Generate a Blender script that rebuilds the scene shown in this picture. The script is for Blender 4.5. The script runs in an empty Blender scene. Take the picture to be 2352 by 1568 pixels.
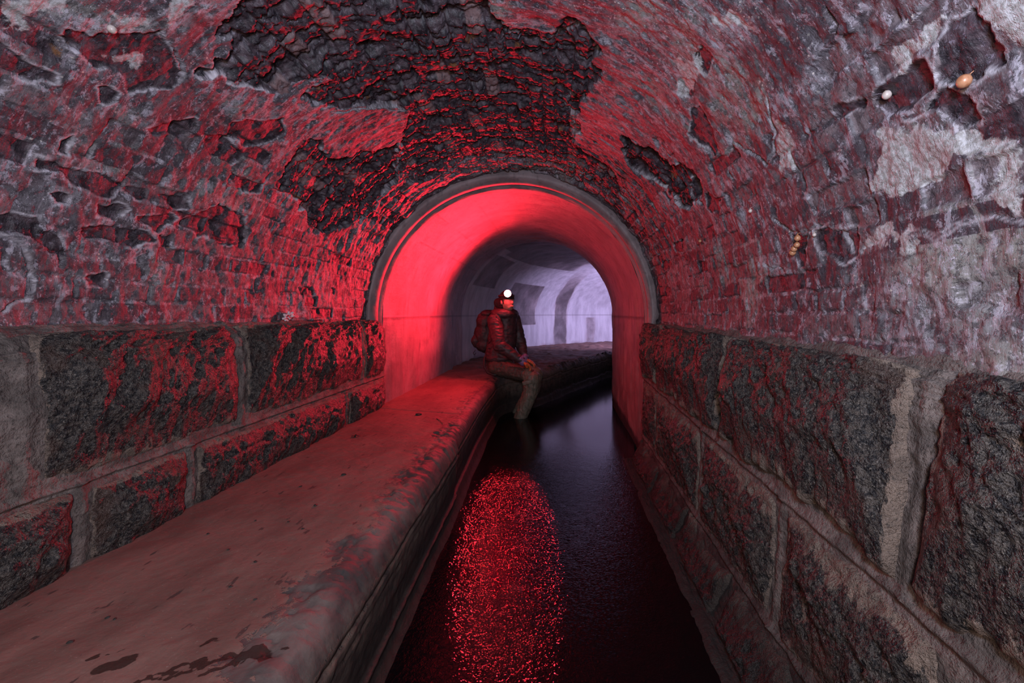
import bpy, bmesh, math, random
import numpy as np
from mathutils import Vector, Matrix

random.seed(7)
rng = np.random.default_rng(11)
C = bpy.context.scene.collection
ZO = 1.5                      # height of the eye above the bed of the channel
F_PX, VX, VY = 1000.0, 1284.0, 720.0
PI = math.pi

# ------------------------------------------------------------------ noise
def _hash(i, j, k, seed):
    h = (i.astype(np.int64) * 374761393 + j.astype(np.int64) * 668265263
         + k.astype(np.int64) * 2147483647 + seed * 974634777) & 0xFFFFFFFF
    h = ((h ^ (h >> 13)) * 1274126177) & 0xFFFFFFFF
    h = (h ^ (h >> 16)) & 0xFFFFFFFF
    return h.astype(np.float64) / 4294967295.0

def vnoise(x, y, z=None, seed=0):
    if z is None:
        z = np.zeros_like(x)
    xi, yi, zi = np.floor(x), np.floor(y), np.floor(z)
    fx, fy, fz = x - xi, y - yi, z - zi
    u = fx * fx * fx * (fx * (fx * 6 - 15) + 10)
    v = fy * fy * fy * (fy * (fy * 6 - 15) + 10)
    w = fz * fz * fz * (fz * (fz * 6 - 15) + 10)
    r = 0
    for a in (0, 1):
        for b in (0, 1):
            for c in (0, 1):
                if c == 1 and not fz.any():
                    continue
                wt = (u if a else 1 - u) * (v if b else 1 - v) * (w if c else 1 - w)
                r = r + wt * _hash(xi + a, yi + b, zi + c, seed)
    return r * 2 - 1

def fbm(x, y, z=None, octs=4, seed=0, gain=.5, lac=2.03):
    t, a, s = 0, 1.0, 0
    for o in range(octs):
        t = t + a * vnoise(x, y, z, seed + o * 17)
        s += a
        a *= gain
        x, y = x * lac + 3.1, y * lac + 1.7
        if z is not None:
            z = z * lac + .9
    return t / s * 1.6

def sst(e0, e1, x):
    t = np.clip((x - e0) / (e1 - e0), 0, 1)
    return t * t * (3 - 2 * t)

def worley(x, y, seed=0):
    xi, yi = np.floor(x), np.floor(y)
    d1 = np.full(x.shape, 9.0); d2 = np.full(x.shape, 9.0); idv = np.zeros(x.shape)
    z = np.zeros_like(x)
    for a in (-1, 0, 1):
        for b in (-1, 0, 1):
            cx = xi + a; cy = yi + b
            px = cx + _hash(cx, cy, z, seed); py = cy + _hash(cx, cy, z, seed + 5)
            d = np.hypot(px - x, py - y)
            i = _hash(cx, cy, z, seed + 9)
            n = d < d1
            d2 = np.where(n, d1, np.minimum(d2, d))
            idv = np.where(n, i, idv)
            d1 = np.where(n, d, d1)
    return d1, d2, idv

def terrace(n, k, sharp=.18):
    q = n * k
    f = q - np.floor(q)
    return (np.floor(q) + sst(.5 - sharp, .5 + sharp, f)) / k

# ------------------------------------------------------------------ node helpers
class Mat:
    def __init__(s, name, rough=.7, spec=.4):
        s.m = bpy.data.materials.new(name); s.m.use_nodes = True
        s.nt = s.m.node_tree; s.b = s.nt.nodes['Principled BSDF']
        s.b.inputs['Roughness'].default_value = rough
        s.b.inputs['Specular IOR Level'].default_value = spec
        tc = s.nt.nodes.new('ShaderNodeTexCoord'); s.co = tc.outputs['Object']; s.uv = tc.outputs['UV']
    def n(s, t, **kw):
        nd = s.nt.nodes.new(t)
        for k, v in kw.items():
            setattr(nd, k, v)
        return nd
    def link(s, a, b): s.nt.links.new(a, b)
    def setin(s, sock, v):
        if isinstance(v, bpy.types.NodeSocket): s.link(v, sock)
        else: sock.default_value = v
    def scale(s, vec, sc):
        m = s.n('ShaderNodeMapping'); s.link(vec, m.inputs['Vector']); m.inputs['Scale'].default_value = sc
        return m.outputs[0]
    def noise(s, scale, detail=4, rough=.55, vec=None, dist=0.0, w=None):
        nd = s.n('ShaderNodeTexNoise')
        nd.inputs['Scale'].default_value = scale; nd.inputs['Detail'].default_value = min(detail, 6 if scale < 30 else 4)
        nd.inputs['Roughness'].default_value = rough; nd.inputs['Distortion'].default_value = dist
        s.link(vec or s.co, nd.inputs['Vector'])
        return nd.outputs['Fac']
    def vor(s, scale, feature='F1', vec=None):
        nd = s.n('ShaderNodeTexVoronoi', feature=feature); nd.inputs['Scale'].default_value = scale
        s.link(vec or s.co, nd.inputs['Vector'])
        return nd.outputs['Distance']
    def ramp(s, f, lo, hi):
        m = s.n('ShaderNodeMapRange', interpolation_type='SMOOTHSTEP')
        s.setin(m.inputs['Value'], f)
        m.inputs['From Min'].default_value = lo; m.inputs['From Max'].default_value = hi
        return m.outputs[0]
    def math(s, op, a, b=0.0, clamp=False):
        m = s.n('ShaderNodeMath', operation=op, use_clamp=clamp)
        s.setin(m.inputs[0], a); s.setin(m.inputs[1], b)
        return m.outputs[0]
    def mix(s, f, a, b):
        m = s.n('ShaderNodeMix', data_type='RGBA')
        s.setin(m.inputs[0], f)
        for k, v in ((6, a), (7, b)):
            if not isinstance(v, bpy.types.NodeSocket): v = (*v, 1) if len(v) == 3 else v
            s.setin(m.inputs[k], v)
        return m.outputs[2]
    def attr(s, name):
        a = s.n('ShaderNodeAttribute'); a.attribute_name = name
        return a.outputs['Fac']
    def color(s, c): s.setin(s.b.inputs['Base Color'], c if isinstance(c, bpy.types.NodeSocket) else (*c, 1))
    def roughness(s, r): s.setin(s.b.inputs['Roughness'], r)
    def bump(s, h, strength=.5, dist=.01, prev=None):
        b = s.n('ShaderNodeBump'); b.inputs['Strength'].default_value = strength
        b.inputs['Distance'].default_value = dist
        s.link(h, b.inputs['Height'])
        if prev: s.link(prev, b.inputs['Normal'])
        s.link(b.outputs[0], s.b.inputs['Normal'])
        return b.outputs[0]

# ---- vault: lime plaster over brick, flaked, with mineral bloom
def m_vault():
    M = Mat('plaster_over_brick', .55, .45)
    su = M.scale(M.uv, (1.0, 1.0, 1.0))
    n1 = M.noise(4.5, 8, .66, su, .3); n2 = M.noise(26, 8, .7, su, .5); n3 = M.noise(95, 6, .65, su)
    st = M.noise(15, 7, .65, M.scale(M.uv, (.3, 2.8, 1)), .5)
    c = M.mix(M.ramp(n1, .38, .62), (.075, .062, .074), (.185, .168, .185))
    c = M.mix(M.math('MULTIPLY', M.ramp(n2, .47, .60), .8), c, (.045, .034, .044))
    c = M.mix(M.math('MULTIPLY', M.ramp(st, .52, .62), .7), c, (.34, .28, .32))
    c = M.mix(M.math('MULTIPLY', M.ramp(M.noise(2.6, 7, .65, M.scale(M.uv, (1, .7, 1)), .4), .52, .66), .7), c, (.25, .23, .205))
    c = M.mix(M.math('MULTIPLY', M.ramp(M.noise(18, 7, .75, su), .55, .61), .7), c, (.42, .38, .43))
    c = M.mix(M.math('MULTIPLY', M.ramp(n3, .58, .66), .7), c, (.50, .45, .51))
    spk = M.math('MULTIPLY', M.ramp(M.vor(62, 'F1', su), .20, .13), M.ramp(M.noise(2.1, 4, .6, su), .50, .58))
    c = M.mix(spk, c, (.52, .46, .42))
    dirt = M.math('ADD', M.noise(2.2, 9, .72, su, .3), M.math('MULTIPLY', M.math('SUBTRACT', M.noise(13, 7, .7, su), .5), .5))
    c = M.mix(M.math('MULTIPLY', M.ramp(dirt, .49, .60), .75), c, (.040, .031, .038))
    bk = M.attr('brick')
    bc = M.mix(M.ramp(M.attr('tone'), .1, .9), (.05, .036, .044), (.15, .112, .12))
    bc = M.mix(M.math('MULTIPLY', M.ramp(n2, .42, .6), .65), bc, (.05, .036, .045))
    bc = M.mix(M.math('MULTIPLY', M.ramp(n3, .56, .66), .5), bc, (.28, .22, .26))
    bc = M.mix(M.math('MULTIPLY', M.ramp(M.noise(7, 4, .6, su), .66, .72), .7), bc, (.24, .10, .045))
    c = M.mix(M.ramp(M.math('ADD', bk, M.math('MULTIPLY', M.math('SUBTRACT', n2, .5), 1.4)), .3, .7), c, bc)
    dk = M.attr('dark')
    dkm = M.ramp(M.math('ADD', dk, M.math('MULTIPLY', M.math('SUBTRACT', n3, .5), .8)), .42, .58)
    dc = M.mix(M.ramp(n2, .38, .62), (.012, .009, .013), (.075, .05, .06))  # dark exposed brick; shade inside the shallow hollows is put into this colour too
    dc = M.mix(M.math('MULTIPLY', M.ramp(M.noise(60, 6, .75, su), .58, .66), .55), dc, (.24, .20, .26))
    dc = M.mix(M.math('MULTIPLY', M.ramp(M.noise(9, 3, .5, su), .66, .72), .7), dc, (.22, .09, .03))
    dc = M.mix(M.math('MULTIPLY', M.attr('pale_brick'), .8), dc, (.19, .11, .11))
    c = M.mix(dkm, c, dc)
    q1 = M.noise(44, 6, .8, su, .2); q2 = M.noise(24, 6, .8, M.scale(M.uv, (.7, 1.2, 1)), .3)
    c = M.mix(M.math('MULTIPLY', M.ramp(q1, .535, .57), .6), c, (.026, .02, .026))
    c = M.mix(M.math('MULTIPLY', M.math('MULTIPLY', M.ramp(q2, .56, .59), .6), M.math('SUBTRACT', 1.0, M.math('MULTIPLY', dkm, .8))), c, (.36, .32, .37))
    lt = M.attr('light')
    ltm = M.ramp(M.math('ADD', lt, M.math('MULTIPLY', M.math('SUBTRACT', n2, .5), 1.6)), .42, .6)
    c = M.mix(M.math('MULTIPLY', ltm, .9), c, M.mix(M.ramp(n3, .4, .6), (.27, .25, .24), (.46, .44, .45)))
    rim = M.attr('rim')
    c = M.mix(M.math('MULTIPLY', rim, M.ramp(n2, .36, .5)), c, (.62, .57, .62))
    M.color(c)
    M.roughness(M.mix(dkm, (.58,) * 3, (.52,) * 3))
    b = M.bump(n3, .4, .005)
    b = M.bump(M.noise(260, 3, .65, su), .4, .002, b)
    b = M.bump(M.noise(30, 8, .68, M.scale(M.uv, (.4, 3.0, 1)), .8), .35, .006, b)
    M.bump(M.ramp(M.noise(11, 6, .7, su, .4), .53, .56), .4, .003, b)
    return M.m

def damp_mask(M, z0=.50, z1=.62):
    sp = M.n('ShaderNodeSeparateXYZ'); M.link(M.co, sp.inputs[0])
    z = M.math('ADD', sp.outputs['Z'], M.math('MULTIPLY', M.math('SUBTRACT', M.noise(7, 5, .65), .5), .22))
    return M.ramp(z, z1, z0)

def m_block():
    M = Mat('rock_faced_granite', .6, .4)
    n1 = M.noise(9, 8, .7); n2 = M.noise(75, 7, .72); n3 = M.noise(190, 4, .65)
    ex = M.attr('bare')
    dk = M.mix(M.ramp(n2, .40, .62), (.010, .009, .011), (.075, .062, .055))
    dk = M.mix(M.math('MULTIPLY', M.ramp(n3, .56, .66), .75), dk, (.19, .165, .145))
    dk = M.mix(M.math('MULTIPLY', M.ramp(M.noise(6, 6, .6), .52, .66), .6), dk, (.085, .048, .038))
    mo = M.mix(M.ramp(n1, .37, .63), (.125, .092, .076), (.22, .162, .13))
    mo = M.mix(M.math('MULTIPLY', M.ramp(n2, .54, .64), .7), mo, (.05, .042, .038))
    mo = M.mix(M.math('MULTIPLY', M.ramp(n3, .62, .70), .5), mo, (.30, .26, .23))
    k = M.ramp(M.math('ADD', ex, M.math('MULTIPLY', M.math('SUBTRACT', M.noise(15, 9, .76, M.scale(M.co, (1, 1, .5)), .3), .5), 2.0)), .42, .50)
    c = M.mix(k, mo, dk)
    dm = damp_mask(M)
    M.color(M.mix(M.math('MULTIPLY', dm, .85), c, (.012, .009, .009)))
    M.roughness(M.mix(k, (.72,) * 3, (.42,) * 3))
    b = M.bump(M.noise(34, 9, .75), 1.0, .022)
    b = M.bump(k, .6, -.006, b)
    M.bump(n3, .8, .005, b)
    return M.m

def m_mortar():
    M = Mat('lime_mortar', .8, .3)
    n1 = M.noise(12, 8, .65); n2 = M.noise(90, 6, .65)
    c = M.mix(M.ramp(n1, .37, .63), (.085, .068, .062), (.175, .138, .125))
    c = M.mix(M.math('MULTIPLY', M.ramp(n2, .53, .64), .6), c, (.04, .033, .03))
    dm = damp_mask(M)
    M.color(M.mix(M.math('MULTIPLY', dm, .9), c, (.010, .008, .008)))
    b = M.bump(M.noise(40, 7, .7), .9, .012)
    M.bump(n2, .6, .005, b)
    return M.m

def m_bench():
    M = Mat('worn_concrete_walkway', .68, .4)
    n1 = M.noise(5, 7, .6, M.scale(M.co, (1, .45, 1))); n2 = M.noise(70, 5, .6); n3 = M.noise(170, 3, .6)
    c = M.mix(M.ramp(n1, .33, .67), (.135, .068, .056), (.21, .112, .092))
    c = M.mix(M.math('MULTIPLY', M.ramp(M.noise(28, 3, .5, M.scale(M.co, (1.4, .5, 1))), .66, .71), .75), c, (.035, .025, .024))
    c = M.mix(M.math('MULTIPLY', M.ramp(n3, .66, .72), .7), c, (.30, .24, .21))
    w = M.attr('worn')
    wm = M.ramp(M.math('ADD', w, M.math('MULTIPLY', M.math('SUBTRACT', M.noise(38, 9, .74, M.scale(M.co, (1, .8, 1)), .5), .5), 2.4)), .45, .55)
    c = M.mix(M.math('MULTIPLY', wm, .8), c, M.mix(M.ramp(n1, .4, .6), (.030, .030, .032), (.12, .095, .088)))
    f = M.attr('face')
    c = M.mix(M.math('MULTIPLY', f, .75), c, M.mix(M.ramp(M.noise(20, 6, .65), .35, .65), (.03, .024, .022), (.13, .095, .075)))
    wet = M.ramp(M.math('ADD', M.attr('wet'), M.math('MULTIPLY', M.math('SUBTRACT', n2, .5), .5)), .45, .6)
    c = M.mix(M.math('MULTIPLY', wet, .85), c, (.03, .014, .012))
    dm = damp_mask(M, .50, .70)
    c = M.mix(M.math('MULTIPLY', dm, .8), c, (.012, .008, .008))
    M.color(c)
    M.roughness(M.mix(wet, (.68,) * 3, (.2,) * 3))
    b = M.bump(n2, .45, .004)
    M.bump(wm, .5, -.004, b)
    return M.m

def m_lining():
    M = Mat('cast_concrete_lining', .6, .4)
    n1 = M.noise(3.2, 6, .6); n2 = M.noise(28, 6, .65)
    c = M.mix(M.ramp(n1, .33, .67), (.21, .155, .16), (.31, .24, .245))
    c = M.mix(M.math('MULTIPLY', M.ramp(M.noise(11, 5, .6, M.scale(M.co, (1.6, 1.6, .22))), .54, .68), .5), c, (.09, .065, .068))
    c = M.mix(M.math('MULTIPLY', M.ramp(M.noise(2.4, 7, .7), .5, .62), .45), c, (.10, .075, .08))
    c = M.mix(M.math('MULTIPLY', M.ramp(n2, .6, .68), .4), c, (.10, .07, .07))
    sk = M.ramp(M.math('ADD', M.attr('stain'), M.math('MULTIPLY', M.math('SUBTRACT', M.noise(2.2, 6, .62), .5), 1.2)), .3, .85)
    c = M.mix(sk, c, M.mix(M.ramp(n1, .36, .64), (.085, .07, .075), (.17, .145, .155)))
    lk = M.math('MULTIPLY', M.attr('lime'), M.math('SUBTRACT', 1.0, sk), True)
    c = M.mix(lk, c, M.mix(M.ramp(M.noise(4, 6, .6, M.scale(M.co, (2, 2, .45))), .25, .75), (.32, .31, .34), (.50, .49, .53)))
    c = M.mix(M.attr('seam'), c, (.05, .035, .035))
    c = M.mix(M.attr('damp'), c, (.02, .014, .014))
    M.color(c)
    b = M.bump(M.noise(55, 5, .6), .35, .005)
    b = M.bump(M.attr('seam'), .6, -.006, b)
    M.bump(M.noise(30, 4, .6, M.scale(M.co, (1, .25, 1))), .3, .006, b)
    return M.m

def m_water():
    M = Mat('dark_running_water', .05, .5)
    M.b.inputs['IOR'].default_value = 1.33
    M.color((.003, .002, .003))
    sp = M.n('ShaderNodeSeparateXYZ'); M.link(M.co, sp.inputs[0])
    near = M.ramp(sp.outputs['Y'], 4.0, 2.3)
    a = M.noise(15, 2, .5, M.scale(M.co, (1.0, .8, 1)), .6)
    b_ = M.noise(72, 3, .55, M.co, 1.6)
    h = M.math('ADD', M.math('MULTIPLY', a, .70), M.math('MULTIPLY', b_, .60))
    h = M.math('MULTIPLY', h, M.math('ADD', M.math('MULTIPLY', near, .94), .06))
    M.bump(h, .185, .03)
    M.roughness(M.mix(near, (.12,) * 3, (.018,) * 3))
    return M.m

def simple(name, col, rough=.7, spec=.4, nscale=60, var=.35, bump=.3, dist=.003, metal=0):
    M = Mat(name, rough, spec)
    n = M.noise(nscale, 4, .6)
    M.color(M.mix(M.ramp(n, .35, .65), tuple(x * (1 - var) for x in col), tuple(min(1, x * (1 + var)) for x in col)))
    M.b.inputs['Metallic'].default_value = metal
    if bump: M.bump(n, bump, dist)
    return M.m

MV, MB_, MM, MBE, ML, MW = m_vault(), m_block(), m_mortar(), m_bench(), m_lining(), m_water()

# ------------------------------------------------------------------ object helpers
def tag(o, label=None, cat=None, group=None, kind=None):
    if label: o['label'] = label
    if cat: o['category'] = cat
    if group: o['group'] = group
    if kind: o['kind'] = kind
    return o

def empty(name, loc=(0, 0, 0)):
    o = bpy.data.objects.new(name, None); C.objects.link(o)
    o.location = loc; o.empty_display_size = .05
    return o

def link(name, me, mat, parent=None, loc=None):
    o = bpy.data.objects.new(name, me); C.objects.link(o)
    if mat and not me.materials: me.materials.append(mat)
    if parent is not None:
        o.parent = parent
        o.matrix_parent_inverse = Matrix.Translation(parent.location).inverted()
    if loc: o.location = loc
    return o

def grid_mesh(name, P, attrs=None, uv=None, flip=False, closed_u=False):
    """P: (nu, nv, 3) array of world points."""
    nu, nv = P.shape[:2]
    idx = np.arange(nu * nv).reshape(nu, nv)
    a, b, c, d = idx[:-1, :-1], idx[1:, :-1], idx[1:, 1:], idx[:-1, 1:]
    F = np.stack([a, b, c, d] if not flip else [d, c, b, a], -1).reshape(-1, 4)
    me = bpy.data.meshes.new(name)
    V = P.reshape(-1, 3).astype(np.float32)
    me.vertices.add(len(V)); me.vertices.foreach_set('co', V.ravel())
    me.loops.add(F.size); me.loops.foreach_set('vertex_index', F.ravel().astype(np.int32))
    me.polygons.add(len(F))
    me.polygons.foreach_set('loop_start', np.arange(0, F.size, 4, dtype=np.int32))
    me.polygons.foreach_set('loop_total', np.full(len(F), 4, dtype=np.int32))
    me.polygons.foreach_set('use_smooth', np.ones(len(F), dtype=bool))
    me.update(calc_edges=True)
    if uv is not None:
        l = me.uv_layers.new(name='UVMap')
        l.data.foreach_set('uv', uv.reshape(-1, 2)[F.ravel()].astype(np.float32).ravel())
    for k, v in (attrs or {}).items():
        at = me.attributes.new(k, 'FLOAT', 'POINT')
        at.data.foreach_set('value', np.broadcast_to(v, (nu, nv)).astype(np.float32).ravel())
    return me

def poly_sd(X, Y, poly):
    """signed distance (positive inside) of points to a polygon."""
    p = np.asarray(poly, float); q = np.roll(p, -1, 0)
    d2 = np.full(X.shape, 1e9); ins = np.zeros(X.shape, bool)
    for (x0, y0), (x1, y1) in zip(p, q):
        ex, ey = x1 - x0, y1 - y0
        t = np.clip(((X - x0) * ex + (Y - y0) * ey) / (ex * ex + ey * ey + 1e-12), 0, 1)
        d2 = np.minimum(d2, (X - x0 - t * ex) ** 2 + (Y - y0 - t * ey) ** 2)
        cr = ((y0 > Y) != (y1 > Y)) & (X < (x1 - x0) * (Y - y0) / (y1 - y0 + 1e-15) + x0)
        ins ^= cr
    return np.where(ins, 1, -1) * np.sqrt(d2)

def line_d(X, Y, pts):
    d2 = np.full(X.shape, 1e9)
    for (x0, y0), (x1, y1) in zip(pts[:-1], pts[1:]):
        ex, ey = x1 - x0, y1 - y0
        t = np.clip(((X - x0) * ex + (Y - y0) * ey) / (ex * ex + ey * ey + 1e-12), 0, 1)
        d2 = np.minimum(d2, (X - x0 - t * ex) ** 2 + (Y - y0 - t * ey) ** 2)
    return np.sqrt(d2)

# ------------------------------------------------------------------ the brick vault
YR = 3.33                     # where the cast lining begins
CX, CZ = -.335, -.03
def Rv(Y): return 1.055 + .055 * np.clip((YR - Y) / 2.4, 0, 1)

def to_vault(px, py):
    """where a ray of sight meets the vault: (arc length from the left spring, Y)."""
    a, b = (px - VX) / F_PX, (VY - py) / F_PX
    Y = 1.5
    for _ in range(12):
        R = float(Rv(Y))
        A = a * a + b * b; B = -2 * (a * CX + b * CZ); Cc = CX * CX + CZ * CZ - R * R
        Y = (-B + math.sqrt(max(B * B - 4 * A * Cc, 0))) / (2 * A)
    x, z = a * Y, b * Y
    if z >= CZ:
        th = math.atan2(z - CZ, -(x - CX))
        return th * 1.1, Y
    if x < CX:
        Y = (CX - 1.09) / a; return (b * Y - CZ), Y
    Y = (CX + 1.09) / a
    return PI * 1.1 - (b * Y - CZ), Y

def A5(*p): return [(x * .459, y * .459) for x, y in p]
def A6(*p): return [(1450 + x * .4847, y * .4847) for x, y in p]
def A1(*p): return [(700 + x * .3827, y * .3827) for x, y in p]

rough_areas = [
    [(545, 0), (500, 70), (490, 165), (560, 200), (640, 212), (735, 178), (700, 215), (740, 262), (790, 258), (870, 245),
     (925, 255), (930, 315), (905, 380), (960, 425), (1060, 400), (1200, 398), (1340, 425), (1430, 450), (1395, 380), (1320, 330), (1318, 250),
     (1370, 215), (1360, 110), (1322, 55), (1280, 100), (1170, 72), (1130, 40), (1120, 0)],
    A1((0, 830), (130, 800), (180, 960), (560, 860), (600, 960), (540, 1100), (420, 1250), (250, 1400), (80, 1400), (-60, 1250), (-160, 1100)),
    A6((-40, 640), (60, 700), (180, 760), (300, 820), (330, 960), (230, 1000), (110, 860), (-10, 780)),
]
dark_patches = [
    A5((-60, 215), (0, 225), (140, 300), (300, 370), (290, 420), (180, 415), (0, 350), (-60, 330)),
    A5((310, 150), (450, 190), (560, 160), (700, 150), (820, 140), (870, 300), (930, 370), (910, 440), (660, 475), (600, 400), (480, 310), (330, 240)),
    A5((500, 445), (570, 440), (610, 490), (600, 535), (520, 520)),
    A5((770, 635), (860, 615), (1000, 590), (1010, 640), (940, 700), (780, 675)),
    A5((1040, 670), (1130, 690), (1230, 780), (1170, 825), (1050, 770)),
    A5((1190, 610), (1330, 610), (1420, 600), (1440, 690), (1240, 740), (1130, 700)),
    A5((300, 700), (380, 680), (350, 780), (300, 770)),
    A5((195, 790), (330, 825), (430, 860), (560, 870), (640, 930), (560, 990), (430, 960), (310, 880), (200, 850)),
    A5((640, 940), (760, 945), (750, 1010), (690, 1000)),
    A5((810, 980), (940, 985), (960, 1050), (890, 1060)),
    A5((255, 965), (365, 970), (340, 1025), (270, 1020)),
    A5((495, 1020), (600, 1020), (640, 1050), (570, 1105), (500, 1080)),
    A5((-40, 1090), (60, 1060), (210, 1080), (240, 1150), (320, 1180), (350, 1270), (320, 1300), (250, 1240), (160, 1180), (-40, 1150)),
    A5((410, 1120), (700, 1150), (780, 1190), (650, 1240), (450, 1190)),
    A5((680, 1075), (860, 1080), (915, 1110), (780, 1155), (700, 1120)),
    A5((920, 1140), (1020, 1040), (1100, 1020), (1220, 1080), (1250, 1200), (1210, 1240), (1000, 1190)),
    A5((790, 1170), (870, 1180), (860, 1250), (800, 1240)),
    A5((440, 1370), (525, 1370), (520, 1440), (450, 1430)),
    A5((1200, 900), (1330, 910), (1300, 970), (1210, 960)),
    A6((1120, 420), (1240, 330), (1400, 290), (1430, 380), (1440, 430), (1200, 560), (1110, 500)),
    A6((1440, 260), (1520, 130), (1600, 80), (1650, 110), (1700, 250), (1720, 330), (1560, 430), (1440, 400)),
    A6((1230, 580), (1500, 440), (1640, 490), (1640, 600), (1560, 610), (1480, 540), (1330, 545)),
    A6((290, 270), (330, 220), (390, 280), (350, 360), (310, 340)),
    A6((220, 380), (300, 390), (290, 470), (230, 440)),
    A6((280, 520), (320, 510), (420, 680), (400, 740), (280, 640)),
    A6((940, 510), (1080, 480), (1060, 530), (960, 570)),
    A6((755, 1090), (850, 1090), (830, 1240), (780, 1250)),
    A6((880, 1090), (1050, 1070), (1060, 1200), (1000, 1230), (890, 1180)),
    A6((800, 1275), (900, 1275), (860, 1315)),
    A6((140, 1240), (185, 1240), (185, 1280), (140, 1280)),
    A6((128, 1360), (150, 1360), (150, 1410), (128, 1410)), A6((160, 1360), (188, 1360), (185, 1410), (160, 1410)),
    A6((270, 850), (330, 850), (330, 940), (280, 920)), A6((190, 1150), (250, 1130), (250, 1190), (200, 1190)),
    A6((350, 920), (420, 940), (420, 1010), (350, 990)),
    A5((1500, 1440), (1560, 1430), (1570, 1480), (1510, 1480)), A5((1650, 1440), (1680, 1440), (1670, 1475)),
]
light_patches = [
    A5((-60, -60), (290, -60), (300, 60), (220, 100), (120, 60), (60, 120), (-60, 110)),
    A5((820, -40), (960, -40), (950, 80), (880, 100), (830, 60)),
    A5((560, 240), (640, 190), (690, 290), (620, 340)),
    A5((560, 30), (760, 60), (700, 130), (600, 90)),
    A6((400, 80), (480, 40), (590, 90), (580, 150), (500, 140), (420, 130)),
    A6((210, 300), (300, 270), (290, 360), (240, 440), (215, 400)),
    A6((660, 560), (700, 560), (760, 640), (780, 800), (720, 800), (680, 700)),
    A6((1640, -60), (1960, -60), (1960, 260), (1760, 240), (1680, 100)),
    A6((1150, 250), (1400, 170), (1480, 140), (1400, 270), (1180, 350)),
    A6((1180, 640), (1420, 600), (1500, 640), (1600, 700), (1300, 900), (1130, 880), (1160, 760)),
    A6((1500, 640), (1800, 620), (1840, 900), (1780, 980), (1700, 760), (1560, 760)),
    A6((1100, 1100), (1400, 1110), (1400, 1150), (1110, 1190)),
    A1((2230, 480), (2350, 300), (2352, 400), (2300, 600)),
]
flake_edges = [   # (points, side) thin lips where a sheet of render has come away
    A6((1090, 1185), (1180, 1145), (1290, 1115), (1400, 1095), (1460, 1130), (1520, 1080), (1620, 1030), (1700, 1018), (1850, 1030), (1900, 1030)),
    A6((500, 690), (570, 720), (640, 778), (668, 720), (665, 600), (650, 450)),
    A6((640, 1262), (690, 1262), (740, 1280)),
    A6((1020, 1180), (1000, 1060), (760, 1085), (680, 1030)),
    A1((90, 480), (0, 560)), A1((180, 670), (420, 650), (580, 660)),
    A1((1200, 180), (1330, 230), (1450, 262), (1560, 215), (1620, 130), (1700, 200), (1740, 320)),
    A1((1230, 790), (1360, 880), (1540, 950)),
    A1((1560, 600), (1650, 590)), A1((1560, 640), (1620, 720), (1600, 860)),
    A5((820, 150), (870, 250), (930, 370)), A5((1480, 520), (1560, 580), (1550, 640)),
    A5((0, 1150), (110, 1220), (170, 1440)), A5((20, 1540), (80, 1490), (160, 1480)),
]

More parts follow.
